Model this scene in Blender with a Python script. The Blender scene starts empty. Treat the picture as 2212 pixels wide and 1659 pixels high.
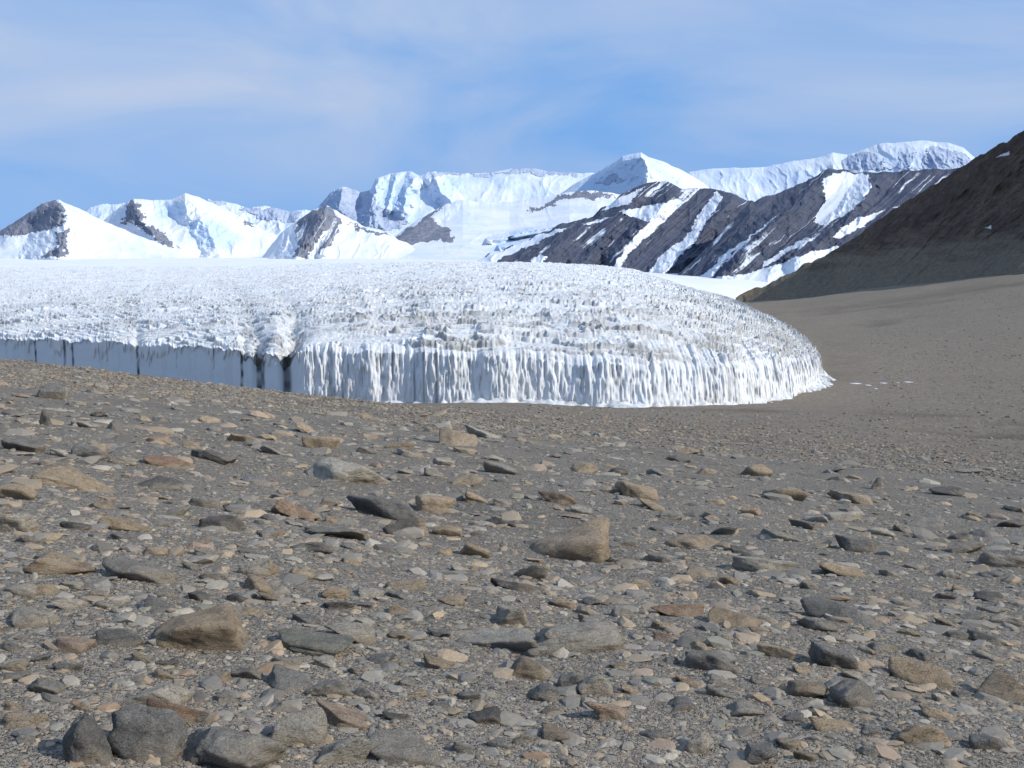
import bpy, bmesh, math, random
import numpy as np
from mathutils import Vector
random.seed(7)
C = bpy.context.scene.collection
W, H = 2212.0, 1659.0; CX, CY = W/2, H/2
F = CX/math.tan(math.radians(25)); PITCH = math.atan((CY-620)/F); CAMZ = 1.6
# ------------------------------------------------------------------ maths
def ss(a, b, x):
    t = np.clip((x-a)/(b-a), 0, 1); return t*t*(3-2*t)
def h32(ix, iy, iz):
    h = (ix.astype(np.int64)*374761393 + iy.astype(np.int64)*668265263 + iz*1274126177) & 0xffffffff
    h = ((h ^ (h >> 13))*1274126177) & 0xffffffff
    h = ((h ^ (h >> 15))*1103515245) & 0xffffffff
    return ((h ^ (h >> 16)) & 0xffffff)/float(0xffffff)
def vn(x, y, s=0):
    ix = np.floor(x); iy = np.floor(y); fx = x-ix; fy = y-iy
    u = fx*fx*fx*(fx*(fx*6-15)+10); v = fy*fy*fy*(fy*(fy*6-15)+10)
    a = h32(ix, iy, s); b = h32(ix+1, iy, s); c = h32(ix, iy+1, s); d = h32(ix+1, iy+1, s)
    return ((a*(1-u)+b*u)*(1-v)+(c*(1-u)+d*u)*v)*2-1
def fbm(x, y, o=4, s=0, g=.5):
    t = 0; a = 1; n = 0
    for i in range(o):
        t = t+a*vn(x, y, s+i*17); n += a; a *= g
        x, y = 1.62*x+1.21*y+3.1, -1.21*x+1.62*y+7.7
    return t/n*1.4
def ridg(x, y, o=4, s=0, g=.5):
    t = 0; a = 1; n = 0
    for i in range(o):
        t = t+a*(1-2*np.abs(vn(x, y, s+i*17))); n += a; a *= g
        x, y = 1.62*x+1.21*y+3.1, -1.21*x+1.62*y+7.7
    return t/n
def r1(x, s): return 1-2*np.abs(vn(x, x*0, s))
def r2(x, y, s): return 1-2*np.abs(vn(x, y, s))
def vn3(p, s=0):
    i = np.floor(p); f = p-i; u = f*f*(3-2*f); r = 0
    for dz in (0, 1):
        wz = u[:, 2] if dz else 1-u[:, 2]
        for dx in (0, 1):
            wx = u[:, 0] if dx else 1-u[:, 0]
            for dy in (0, 1):
                wy = u[:, 1] if dy else 1-u[:, 1]
                r = r+wx*wy*wz*h32(i[:, 0]+dx, i[:, 1]+dy, (i[:, 2]+dz).astype(np.int64)*7919+s)
    return r*2-1
def fbm3(p, o=3, s=0):
    t = 0; a = 1; n = 0
    for k in range(o): t = t+a*vn3(p*(2.03**k)+k*5.3, s+k); n += a; a *= .5
    return t/n*1.4
cp, sp = math.cos(PITCH), math.sin(PITCH)
def pt(px, py, r):
    X = (px-CX); U = (CY-py)
    dx = X; dy = F*cp+U*sp; dz = -F*sp+U*cp
    k = r/np.sqrt(dx*dx+dy*dy)
    return np.stack([dx*k, dy*k, CAMZ+dz*k], -1)
def xy_of(px, r):
    az = np.arctan((px-CX)/F); return r*np.sin(az), r*np.cos(az)
# ------------------------------------------------------------------ ground height
TR = np.array([100, 130, 200, 280, 360, 450, 600, 900, 1400, 2000, 3500, 9000.])
TP = np.array([-600, 0, 640, 1100, 1400, 1800, 2212, 2800.])
TZ = np.array([
 [-2.5, -3.6, -14, -30, -40, -44, -46, -46, -46, -46, -46, -46],
 [-5.8, -7.6, -18, -31, -40, -44, -45, -46, -46, -46, -46, -46],
 [-9.8, -12.2, -22.5, -31, -38.5, -43, -44, -45, -46, -46, -46, -46],
 [-11.8, -14.9, -22.6, -30.6, -38.5, -42, -43, -44, -44, -44, -44, -44],
 [-12.9, -16.3, -24.2, -32.3, -39.6, -42, -43, -44, -44, -44, -44, -44],
 [-14., -17.8, -26, -33.6, -38.8, -41, -42, -38, -25, -8, -5, 0],
 [-14.8, -18.9, -27, -33.5, -37, -38, -35, -18, 17, 55, 70, 80],
 [-15, -20, -27, -31, -33, -31, -23, 0, 50, 90, 120, 130]])
LR = np.linspace(math.log(60), math.log(9000), 260); LP = np.linspace(-600, 2800, 120)
_a = np.array([np.interp(LR, np.log(TR), row) for row in TZ])
_t = np.array([np.interp(LP, TP, _a[:, j]) for j in range(len(LR))]).T
for _ in range(5):
    p = np.pad(_t, 4, mode='edge'); q = sum(p[4:-4, k:k+len(LR)] for k in range(9))/9
    p = np.pad(q, 4, mode='edge'); _t = sum(p[k:k+len(LP), 4:-4] for k in range(9))/9
def table(px, r):
    u = np.clip((px-LP[0])/(LP[1]-LP[0]), 0, len(LP)-1.001); v = np.clip((np.log(r)-LR[0])/(LR[1]-LR[0]), 0, len(LR)-1.001)
    i = u.astype(int); j = v.astype(int); u = u-i; v = v-j
    return (_t[i, j]*(1-u)+_t[i+1, j]*u)*(1-v)+(_t[i, j+1]*(1-u)+_t[i+1, j+1]*u)*v
def zg(x, y):
    x = np.asarray(x, float); y = np.asarray(y, float)
    r = np.sqrt(x*x+y*y)+1e-6; az = np.arctan2(x, y)
    px = CX+F*np.tan(np.clip(az, -.9, .9))
    near = np.clip(-.102*y-.1*x+.017*(np.sqrt(x*x+16)-4), -60, 12)
    far = table(px, np.maximum(r, 61))+CAMZ
    b = ss(75, 130, r)
    z = near*(1-b)+far*b
    nf = 1-ss(150, 400, r)
    z = z+nf*(.2*fbm(x/7, y/7, 3, 5)+.05*fbm(x/1.3, y/1.3, 3, 9))*ss(0, 6, r)
    z = z+ss(100, 260, r)*(.5*fbm(x/35, y/35, 4, 15))+ss(400, 1200, r)*3*fbm(x/160, y/160, 4, 25)
    z = z-1.6*np.exp(-((px-2130)/120)**2-((r-262)/14)**2)
    return z
def hit(px, py):
    r = np.exp(np.linspace(math.log(1.5), math.log(900), 1500))
    P = pt(px, py, r); d = P[:, 2]-zg(P[:, 0], P[:, 1])
    k = np.argmax(d < 0); return P[k], r[k]
# ------------------------------------------------------------------ mesh helpers
def raw_mesh(name, V, Fc, k, mat, attrs=None, smooth=True):
    V = np.ascontiguousarray(V, dtype=np.float32).reshape(-1, 3); Fc = np.ascontiguousarray(Fc, dtype=np.int32)
    nf = len(Fc); me = bpy.data.meshes.new(name)
    me.vertices.add(len(V)); me.vertices.foreach_set('co', V.ravel())
    me.loops.add(nf*k); me.loops.foreach_set('vertex_index', Fc.ravel())
    me.polygons.add(nf); me.polygons.foreach_set('loop_start', np.arange(0, nf*k, k, dtype=np.int32))
    me.polygons.foreach_set('use_smooth', np.full(nf, smooth))
    me.update(calc_edges=True)
    for an, av in (attrs or {}).items():
        av = np.asarray(av, dtype=np.float32)
        if av.ndim > 1:
            at = me.attributes.new(an, 'FLOAT_COLOR', 'POINT')
            c = np.ones((len(V), 4), np.float32); c[:, :3] = av.reshape(-1, 3); at.data.foreach_set('color', c.ravel())
        else:
            at = me.attributes.new(an, 'FLOAT', 'POINT'); at.data.foreach_set('value', av.ravel())
    me.materials.append(mat)
    o = bpy.data.objects.new(name, me); C.objects.link(o)
    return o
def grid(name, V, mat, attrs=None, smooth=True):
    R, Cc = V.shape[:2]; idx = np.arange(R*Cc).reshape(R, Cc)
    a, b, c, d = idx[:-1, :-1], idx[:-1, 1:], idx[1:, 1:], idx[1:, :-1]
    f = np.stack([a, b, c, d], -1).reshape(-1, 4)
    return raw_mesh(name, V, f, 4, mat, {k: v.reshape(-1) for k, v in (attrs or {}).items()}, smooth)
def tag(o, label, cat=None, group=None, kind=None):
    o['label'] = label
    if cat: o['category'] = cat
    if group: o['group'] = group
    if kind: o['kind'] = kind
    return o
# ------------------------------------------------------------------ materials
class NT:
    def __init__(s, name):
        s.m = bpy.data.materials.new(name); s.m.use_nodes = True; s.t = s.m.node_tree
        s.b = s.t.nodes['Principled BSDF']; s.b.inputs['Roughness'].default_value = .9
        s.b.inputs['Specular IOR Level'].default_value = .2
        s.co = s.n('ShaderNodeTexCoord').outputs['Object']
    def n(s, t, **kw):
        x = s.t.nodes.new(t)
        for k, v in kw.items(): setattr(x, k, v)
        return x
    def l(s, a, b): s.t.links.new(a, b)
    def val(s, inp, v):
        if hasattr(v, 'links'): s.l(v, inp)
        else: inp.default_value = v
    def noise(s, scale, det=4, rough=.55, vec=None, out='Fac'):
        x = s.n('ShaderNodeTexNoise'); x.inputs['Scale'].default_value = scale; x.inputs['Detail'].default_value = det
        x.inputs['Roughness'].default_value = rough; s.l(vec or s.co, x.inputs['Vector']); return x.outputs[out]
    def scaled(s, sc):
        x = s.n('ShaderNodeMapping'); x.inputs['Scale'].default_value = sc; s.l(s.co, x.inputs['Vector']); return x.outputs[0]
    def vor(s, scale, out='Distance', vec=None):
        x = s.n('ShaderNodeTexVoronoi'); x.inputs['Scale'].default_value = scale
        s.l(vec or s.co, x.inputs['Vector']); return x.outputs[out]
    def ramp(s, fac, stops, const=False):
        x = s.n('ShaderNodeValToRGB'); e = x.color_ramp.elements
        if const: x.color_ramp.interpolation = 'CONSTANT'
        for i, (p, c) in enumerate(stops):
            q = e[i] if i < 2 else e.new(p)
            q.position = p; q.color = (c, c, c, 1) if not hasattr(c, '__len__') else (*c, 1)
        s.l(fac, x.inputs[0]); return x.outputs[0]
    def mix(s, fac, a, b, mode='MIX'):
        x = s.n('ShaderNodeMix', data_type='RGBA', blend_type=mode)
        s.val(x.inputs[0], fac)
        for i, v in ((6, a), (7, b)):
            if isinstance(v, tuple): x.inputs[i].default_value = (*v, 1)
            else: s.l(v, x.inputs[i])
        return x.outputs[2]
    def math(s, op, a, b=0.0):
        x = s.n('ShaderNodeMath', operation=op); s.val(x.inputs[0], a); s.val(x.inputs[1], b)
        return x.outputs[0]
    def attr(s, name, out='Fac'):
        x = s.n('ShaderNodeAttribute', attribute_name=name); return x.outputs[out]
    def bump(s, hgt, dist, strength=1, prev=None):
        x = s.n('ShaderNodeBump'); x.inputs['Strength'].default_value = strength; x.inputs['Distance'].default_value = dist
        s.l(hgt, x.inputs['Height'])
        if prev: s.l(prev, x.inputs['Normal'])
        return x.outputs[0]
    def end(s, col, nrm=None):
        s.l(col, s.b.inputs['Base Color'])
        if nrm: s.l(nrm, s.b.inputs['Normal'])
        return s.m
PAL = [(.0, (.12, .111, .10)), (.1, (.20, .182, .158)), (.3, (.27, .243, .205)), (.5, (.315, .28, .232)), (.65, (.215, .203, .183)), (.78, (.34, .285, .215)), (.88, (.37, .34, .285)), (.96, (.28, .21, .155))]
g = NT('gravel_ground')
sep = g.n('ShaderNodeSeparateColor'); g.l(g.vor(30, 'Color'), sep.inputs[0]); c1 = g.ramp(sep.outputs[0], PAL, True)
sep2 = g.n('ShaderNodeSeparateColor'); g.l(g.vor(85, 'Color'), sep2.inputs[0]); c2 = g.ramp(sep2.outputs[1], PAL, True)
cm = g.mix(g.math('GREATER_THAN', g.noise(9, 3), .5), c1, c2)
cm = g.mix(.2, cm, (.27, .238, .192))
pl = g.ramp(g.noise(.9, 9, .95), [(.36, (.08, .066, .05)), (.5, (.19, .159, .12)), (.64, (.32, .275, .217))])
pl = g.mix(g.ramp(g.noise(.018, 5, .6), [(.35, 0.), (.7, .5)]), pl, (.17, .133, .094))
sepf = g.n('ShaderNodeSeparateColor'); g.l(g.vor(1.3, 'Color'), sepf.inputs[0])
pl = g.mix(.45, pl, g.mix(1., g.ramp(sepf.outputs[0], PAL, True), (.9, .86, .8), 'MULTIPLY'))
pl = g.mix(.08, pl, (.17, .14, .103))
col = g.mix(g.attr('plain'), cm, pl)
col = g.mix(g.attr('dark'), col, (.075, .06, .046))
big = g.ramp(g.noise(.35, 4), [(.3, .85), (.7, 1.1)])
col = g.mix(1.0, col, big, 'MULTIPLY')
inv = g.math('SUBTRACT', 1.0, g.vor(30)); inv2 = g.math('SUBTRACT', 1.0, g.vor(85))
b1 = g.bump(inv2, .012, 1.); b2 = g.bump(inv, .03, 1., b1); b3 = g.bump(g.noise(1.6, 7, .78), .2, 1., b2)
M_GROUND = g.end(col, b3)
g = NT('stone')
base = g.attr('col', 'Color')
n1 = g.ramp(g.noise(12, 6, .7), [(.28, .68), (.5, 1.), (.72, 1.25)])
n2 = g.ramp(g.noise(110, 3, .7), [(.3, .64), (.6, 1.17)])
c = g.mix(1., base, n1, 'MULTIPLY'); c = g.mix(.85, c, n2, 'MULTIPLY')
c = g.mix(g.ramp(g.noise(5, 5, .6), [(.52, 0.), (.66, .4)]), c, (.33, .28, .215))
cr = g.math('ABSOLUTE', g.math('SUBTRACT', g.noise(3.2, 5, .6), .5))
c = g.mix(g.ramp(cr, [(.0, .6), (.012, 0.)]), c, (.06, .055, .05))
c = g.mix(1., c, (1.17, 1.12, 1.04), 'MULTIPLY')
M_STONE = g.end(c, g.bump(g.noise(11, 7, .75, g.scaled((.7, .7, 1.8))), .08, 1., g.bump(g.noise(80, 4, .7), .012, 1.)))
g = NT('pebble'); M_PEB = g.end(g.mix(1., g.mix(.6, g.attr('col', 'Color'), g.ramp(g.noise(60, 3, .7), [(.3, .62), (.65, 1.12)]), 'MULTIPLY'), (1.07, 1.02, .945), 'MULTIPLY'))
g = NT('glacier_ice')
ci = g.ramp(g.noise(.3, 6, .7), [(.3, (.66, .695, .73)), (.52, (.765, .775, .775)), (.7, (.81, .81, .80))])
ci = g.mix(g.ramp(g.noise(.06, 6, .7), [(.5, 0.), (.7, .4)]), ci, (.62, .615, .595))
ci = g.mix(g.attr('blue'), ci, (.68, .745, .79))  # shade tone painted on the left wall, faint tint elsewhere
ci = g.mix(g.attr('dirt_grey'), ci, (.27, .262, .243))
ci = g.mix(g.attr('streak'), ci, (.05, .05, .06))
g.b.inputs['Roughness'].default_value = .7
M_ICE = g.end(ci, g.bump(g.noise(2.2, 6, .78, g.scaled((1.4, 1.4, .5))), .4, 1.))
g = NT('snow')
cs = g.ramp(g.noise(.01, 6, .6), [(.3, (.66, .70, .76)), (.6, (.74, .755, .77))])
M_SNOW = g.end(cs, g.bump(g.noise(.02, 7, .6), 3., .5))
def mount_mat(name, rock1, rock2, rock3, sc, bump, nz=1.1, sn1=(.58, .65, .75), sn2=(.70, .725, .765)):
    g = NT(name)
    rk = g.ramp(g.noise(sc, 8, .72), [(.32, rock1), (.5, rock2), (.7, rock3)])
    sn = g.ramp(g.noise(sc*.3, 6, .6), [(.38, sn1), (.6, sn2)])
    sn = g.mix(g.math('MULTIPLY', g.attr('ice'), .85), sn, (.46, .58, .73))  # blue tint: icefall ice, also shade painted on the pyramid snow
    f = g.math('ADD', g.attr('rock'), g.math('MULTIPLY', g.math('SUBTRACT', g.noise(sc*2.2, 8, .8), .5), nz))
    f = g.ramp(f, [(.36, 0.), (.64, 1.)])
    h = g.math('MULTIPLY', g.noise(sc, 8, .68), g.math('ADD', g.math('MULTIPLY', g.attr('rock'), .7), .3))
    return g.end(g.mix(f, sn, rk), g.bump(h, bump, .8))
M_NEARM = mount_mat('snowy_rock_slope', (.045, .06, .098), (.068, .08, .118), (.105, .11, .14), .02, 10, 1.15)  # rock colours shifted to blue for distance haze
M_MIDM = mount_mat('hazy_snowy_rock', (.13, .155, .22), (.19, .205, .255), (.28, .275, .295), .02, 16, 1.4)  # haze is put into the rock colours, bluer and paler
M_FARM = mount_mat('far_hazy_rock', (.26, .33, .47), (.36, .43, .56), (.48, .54, .64), .006, 30, 1.1, (.48, .58, .74), (.63, .69, .76))  # haze and soft snow shading are put into these blue-grey colours
g = NT('dark_scree')
hk = g.ramp(g.noise(.05, 10, .92), [(.37, (.05, .034, .026)), (.5, (.105, .076, .058)), (.63, (.21, .16, .122))])
hk = g.mix(g.ramp(g.noise(.008, 6, .7), [(.42, 0.), (.65, .6)]), hk, (.05, .039, .036))
br = g.ramp(g.noise(.15, 9, .92), [(.34, (.11, .09, .066)), (.66, (.31, .26, .19))])
hk = g.mix(g.attr('brown'), hk, br)
hk = g.mix(g.attr('rock'), (.76, .77, .79), hk)
M_HILL = g.end(hk, g.bump(g.noise(.09, 10, .82), 7, 1.))
# ------------------------------------------------------------------ ground sheet
azf = np.radians(np.linspace(-34, 34, 860)); azl = np.radians(np.linspace(-180, -34, 90))[:-1]; azr = np.radians(np.linspace(34, 180, 90))[1:]
AZ = np.concatenate([azl, azf, azr]); RR = np.exp(np.linspace(math.log(.25), math.log(9000), 760))
R2, A2 = np.meshgrid(RR, AZ, indexing='ij'); X = R2*np.sin(A2); Y = R2*np.cos(A2); Z = zg(X, Y)
PXg = CX+F*np.tan(np.clip(A2, -.9, .9))
plain = ss(25, 120, R2)
def gauss(px, r, sx, sr): return np.exp(-((PXg-px)/sx)**2-((R2-r)/sr)**2)
dark = 1.1*gauss(2130, 260, 140, 10)+.7*gauss(2200, 300, 170, 9)+.5*gauss(1950, 330, 160, 14)+.5*gauss(1560, 340, 260, 7)
dark = dark*(.7+.8*fbm(X/18, Y/18, 4, 71))
dark = dark+.3*ss(1765, 1790, PXg)*(1-ss(1790, 1900, PXg))*ss(440, 560, R2)*(1-ss(600, 900, R2))*(.8+.9*fbm(X/16, Y/30, 4, 72))
dark = dark+.5*ss(.0, .6, fbm(X/150, Y/190, 5, 73, .6))*ss(380, 520, R2)*(1-ss(1100, 1600, R2))
dark = np.clip(dark, 0, .85)
ground = grid('ground', np.stack([X, Y, Z], -1), M_GROUND, {'plain': plain, 'dark': dark})
tag(ground, 'brown gravel slope and valley floor running down to the glacier', 'ground', kind='structure')
# ------------------------------------------------------------------ glacier
CT = np.array([ # px, r, Cpx, Cr, cliff, bulge, L
 (-600, 800, -500, 1700, 21.5, 6, 60), (0, 552, 0, 1600, 23, 6, 60), (300, 470, 300, 1550, 21.5, 6, 60), (640, 388, 640, 1500, 18.5, 7, 60),
 (800, 374, 780, 1500, 18, 8, 60), (1100, 360, 1000, 1500, 16, 10, 50), (1400, 352, 1150, 1500, 13.5, 12.5, 46), (1550, 362, 1230, 1520, 12.5, 12.5, 48),
 (1650, 384, 1280, 1560, 12, 12, 48), (1730, 420, 1320, 1600, 11, 11.5, 48), (1774, 475, 1360, 1650, 10.5, 10, 48), (1778, 535, 1380, 1700, 9, 9, 48),
 (1752, 640, 1400, 1750, 7, 8, 50), (1706, 800, 1420, 1800, 6, 8, 50), (1648, 1120, 1440, 1900, 5, 8, 50), (1595, 1600, 1450, 2050, 4, 8, 60), (1555, 2200, 1460, 2400, 3, 6, 60)], float)
bx, by = xy_of(CT[:, 0], CT[:, 1]); ex, ey = xy_of(CT[:, 2], CT[:, 3])
t = np.concatenate([[0], np.cumsum(np.hypot(np.diff(bx), np.diff(by)))])
td = np.arange(0, t[-1], 1.0)
def sm(a, k=25):
    p = np.pad(a, k, mode='reflect', reflect_type='odd'); q = np.convolve(p, np.ones(2*k+1)/(2*k+1), 'valid'); return q
def crv(v): return sm(sm(np.interp(td, t, v), 18), 12)
D0 = {k: crv(v) for k, v in dict(x=bx, y=by, ex=ex, ey=ey, H=CT[:, 4], B=CT[:, 5], L=CT[:, 6]).items()}
tt = []; a = 0.
tip = t[11]; t0 = t[1]-30
while a < td[-1]:
    tt.append(a); a += .28 if a > t0 and a < tip+40 else (1.5 if a <= t0 else min(.28+(a-tip-40)*.01, 5))
tt = np.array(tt); G = {k: np.interp(tt, td, v) for k, v in D0.items()}
dx, dy = G['ex']-G['x'], G['ey']-G['y']; ln = np.hypot(dx, dy); dx /= ln; dy /= ln
pxs = CX+F*G['x']/G['y']
front = tt < tip
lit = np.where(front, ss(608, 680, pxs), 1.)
right = np.where(front, ss(1150, 1500, pxs), 1.)
wob = lit*(2.8*fbm(tt/45, tt*0, 3, 3)+1.6*fbm(tt/11, tt*0+5, 3, 4))*(1-ss(tip+100, tip+500, tt))
GX = G['x']+dx*wob; GY = G['y']+dy*wob
NV = 44; Dl = [0.]; st = .4
while Dl[-1] < 1100: Dl.append(Dl[-1]+st); st = min(st*1.0065, 4.)
Dl = np.array(Dl)
rows = []; dirt_grey = []; blue = []; streak = []
zb = zg(GX, GY)-1.2
irr = ss(-.5, .6, fbm(tt/14, tt*0, 3, 45))
topn = lit*(2.1*fbm(tt/7, tt*0+2, 5, 40, .7)+1.1*r1(tt/1.3, 41)*irr)+(1-lit)*(1.6*fbm(tt/9, tt*0+2, 5, 40, .7)+.4*r1(tt/1.8, 41))
Hh = G['H']+topn
def notch(D):
    out = 0
    for pts, w, dep in (([(0, 560), (100, 548), (300, 518), (900, 480)], 2.2, 6.), ([(0, 622), (40, 636), (100, 640), (260, 612), (600, 585)], 2.6, 8.), ([(0, 530), (60, 522), (200, 500), (500, 470)], 1.4, 3.), ([(0, 300), (80, 285), (200, 275), (500, 262)], 1.4, 2.)):
        px = CX+F*(G['x']+dx*D)/(G['y']+dy*D); dm = (px-np.interp(D, [p[0] for p in pts], [p[1] for p in pts]))/F*(G['y']+dy*D)+1.2*vn(tt*0+D/9, tt*0+w, 97)
        wd = w+D*.035
        out = out+dep*np.exp(-(np.abs(dm)/wd)**1.5)*(.5*math.exp(-D/260.)+.5*math.exp(-D/22.))
    return out*front
def flute(v, zz):
    return lit*(.75*vn(tt/5+.3*v, tt*0+v*1.1, 50)+(.15+.45*irr)*r2(tt/2.1+.45*vn(tt/4, tt*0+v*3, 60), tt*0+v*1.5, 52)+.55*r2(tt/.85+.3*vn(tt/3, tt*0+v*4, 61), tt*0+v*2.2, 53)+.5*vn(tt/.55, zz/2.4, 62)+.35*fbm(tt/3, zz/4, 3, 162))
strk = [(75, .4), (138, .5), (155, .35), (296, .5), (520, .5), (557, 1.3), (566, .8), (619, 1.7), (230, .2), (322, .2), (212, .15), (460, .2), (380, .15)]
drip = .14*r1(tt/2.6, 170)*(.5+.8*vn(tt/9, tt*0, 174))+.08*r1(tt/1.1, 171)+.2*fbm(tt/14, tt*0, 4, 172)
for i in range(NV):
    v = i/NV
    zz = zb+Hh*v
    fl = flute(v, zz)*(.55+.5*v)+(1-lit)*(.3*fbm(tt/20, zz/8, 3, 63)+.9*ss(.84+drip, .95+drip, v+0*tt))
    lean = (lit*(4+2*right)+(1-lit)*.8)*v**1.8
    nt = notch(0.)*.8*v**.3
    off = lean-fl+nt
    rows.append(np.stack([GX+dx*off, GY+dy*off, zz-.15*nt], -1))
    dirt_grey.append(np.clip(lit*(.7*ss(-.2, -.9, fl)*ss(-.3, .4, vn(tt/9, tt*0+v, 65))+.3*ss(.2, .8, vn(tt/.9, zz/5, 165)))+.1*(1-lit)*ss(0, .6, fbm(tt/3, zz/14, 3, 173)), 0, .75)*ss(0, .2, v+.05))  # grey deepens where the flutes are recessed
    blue.append((1-lit)*(.75+.25*vn(tt/8, zz/20, 175))*(1-ss(.84+drip, .92+drip, v+0*tt))+.1*lit*ss(-.2, .6, vn(tt/3.3, zz/9, 66)))  # left wall gets its bluish shade as colour
    s = 0*tt
    for p, wd in strk:
        dm = (pxs-p)/F*G['y']+.25*vn(zz/3, zz*0+p, 67)
        full = 1. if wd > .3 else (v > .6)
        s = np.maximum(s, full*(1-ss(wd*.4, wd*1.1+.2, np.abs(dm)))*(.95 if wd > .3 else .45)*(.75+.4*vn(zz/2.5, zz*0+p, 68)))
    s = np.maximum(s, (pxs > 680)*.55*ss(.4, .8, -vn(tt/1.1, tt*0+.4*v, 90))*ss(.1, .5, vn(tt/17, tt*0, 91)+.1)*(1-ss(tip-60, tip, tt)))
    streak.append(np.clip(s, 0, .95)*front)
zt = zb+Hh
for j, D in enumerate(Dl):
    m = 1+(ln/1100-1)*ss(5, 250, D); d = D*m
    lean = (lit*(4+2*right)+(1-lit)*.8)
    x = GX+dx*(d+lean); y = GY+dy*(d+lean)
    edge = math.exp(-D/5.)
    q = D/5.2+2.0*fbm(x/80, y/28, 3, 80)+.33*vn(x/11, y/6, 81)+.17*vn(x/2.8, y/4, 82)+.1*vn(x/.9, y/2, 182)
    fr = q-np.floor(q); saw = ss(0, .2, fr)-fr; riser = 1-ss(.2, .5, fr)
    k = np.floor(q); cellv = h32(np.floor(x/13+3*vn(k*.37, k*.11, 7)), k, 5)*ss(-.6, .3, vn(x/9, y/5, 184))
    amp = ss(0, 6, D)*(.7+.3*ss(450, 900, pxs))*(1-.22*ss(100, 600, D))
    rough = (.7+2.7*cellv)*saw+.25*ridg(x/7, y/3.5, 4, 83, .64)+.14*vn(x/1.4, y/2.2, 84)+.42*riser*r2(x/1.3, y/7, 183)*(.4+cellv)+1.8*fbm(x/60, y/40, 2, 86)
    z = zt+G['B']*(1-np.exp(-D/G['L']))+.04*d+amp*rough-notch(D)
    z = z-topn*(1-edge)+right*(.7*r1(tt/2.1, 52)+.5*r1(tt/.85, 53))*math.exp(-D/28.)*(1-edge)
    ff = flute(1., zz)*1.05*edge+(1-lit)*.9*edge; nt0 = notch(0.)*.8*edge
    rows.append(np.stack([x-dx*ff+dx*nt0, y-dy*ff+dy*nt0, z], -1))
    dd = 1.6*(1-ss(.03, .3, fr))*(.3+.7*ss(-.2, .5, fbm(x/22, y/16, 3, 87)+.1))*(.2+.8*cellv)*ss(0, 5, D)*(.5+.5*ss(450, 1000, pxs))
    dd = dd*(1-ss(250, 1000, D)*.2)+.3*ss(.1, .7, fbm(x/40, y/30, 4, 88)+.5*np.exp(-((pxs-1330)/190)**2-((D-50)/60)**2))*ss(5, 40, D)*(1-ss(200, 500, D))*ss(700, 1000, pxs)+.1*notch(D)*ss(-.6, .3, vn(x/2, y/4, 89))
    dd = dd+.22*ss(.25, .8, vn(x/4, y/4, 188))+.2*ss(.25, .7, fbm(tt/5, tt*0+D/160., 4, 189))*ss(10, 40, D)*(1-ss(300, 700, D))*ss(900, 500, pxs)
    dirt_grey.append(np.clip(dd, 0, .85)); blue.append(.12*ss(0, .6, fbm(x/25, y/25, 3, 85))+0*tt); streak.append(0*tt+np.clip(.5*(notch(D)-3.5)/4, 0, .8)*(D < 40))
glacier = grid('glacier', np.array(rows), M_ICE, {'dirt_grey': np.array(dirt_grey), 'blue': np.array(blue), 'streak': np.array(streak)})
tag(glacier, 'white glacier snout with fluted ice cliff and rough domed surface', 'glacier', kind='structure')
# snow apron along the foot of the cliff
ia = np.where((pxs > 690) & (tt < tip+45))[0][::2]
wv = np.linspace(0, 1, 20); rws = []
for w in wv:
    ta = tt[ia]; Wd = 3+5*np.clip(fbm(ta/16, ta*0, 4, 92)+.35, 0, 2)+15*ss(tip-110, tip-50, ta)*(1-ss(tip-10, tip+30, ta))*(1+.5*vn(ta/6, ta*0, 98))+3.5*vn(ta/2.5, ta*0, 93)
    Wd = np.maximum(Wd, .5)*ss(0, 60, ta-ta[0])+.4
    of = -2.5+(Wd+2.5)*w
    x = GX[ia]-dx[ia]*of; y = GY[ia]-dy[ia]*of
    hgt = (1.9+.8*fbm(ta/9, ta*0+1, 3, 94))*(1-w)**1.6*ss(0, 40, ta-ta[0])+.8*vn(x/1.2, y/1.2, 95)*(1-w)+.35*vn(x/2.5, y/2.5, 99)+.2-.5*w
    rws.append(np.stack([x, y, zg(x, y)+hgt], -1))
rws = np.array(rws)
ap = grid('snow_apron', rws, M_ICE, {'dirt_grey': np.clip(.5*ss(0, .7, fbm(rws[..., 0]/3, rws[..., 1]/3, 3, 96)), 0, 1), 'blue': np.zeros((20, len(ia))), 'streak': np.zeros((20, len(ia)))})
tag(ap, 'band of crumbled white snow along the foot of the ice cliff', 'snow', kind='structure')
# ------------------------------------------------------------------ snowfield
SP = np.array([-900, 600, 1100, 1400, 1600, 1700, 1800, 2100, 2600.]); SR = np.array([1150, 1500, 2000, 2700, 3400, 5200, 7000.])
SY = np.array([[680, 610, 577, 569, 565, 556, 552], [680, 610, 577, 569, 565, 556, 552], [690, 620, 580, 573, 568, 556, 552], [720, 640, 603, 594, 588, 565, 555],
 [760, 700, 640, 605, 590, 545, 530], [820, 760, 690, 622, 574, 530, 510], [840, 800, 750, 650, 550, 520, 500], [860, 820, 780, 700, 540, 480, 460], [860, 820, 780, 700, 540, 480, 460.]])
sp_ = np.linspace(-900, 2600, 400); sr_ = np.exp(np.linspace(math.log(1150), math.log(7000), 160))
tmp = np.array([np.interp(sr_, SR, r_) for r_ in SY]); tmp = np.array([np.interp(sp_, SP, tmp[:, j]) for j in range(160)])
for _ in range(2):
    p = np.pad(tmp, ((5, 5), (5, 5)), mode='edge'); tmp = sum(p[5+k:5+k+160, 5:-5] for k in range(-5, 6))/11
    p = np.pad(tmp, ((5, 5), (5, 5)), mode='edge'); tmp = sum(p[5:-5, 5+k:5+k+400] for k in range(-5, 6))/11
PP, RRr = np.meshgrid(sp_, sr_); V = pt(PP, tmp, RRr)
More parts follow.
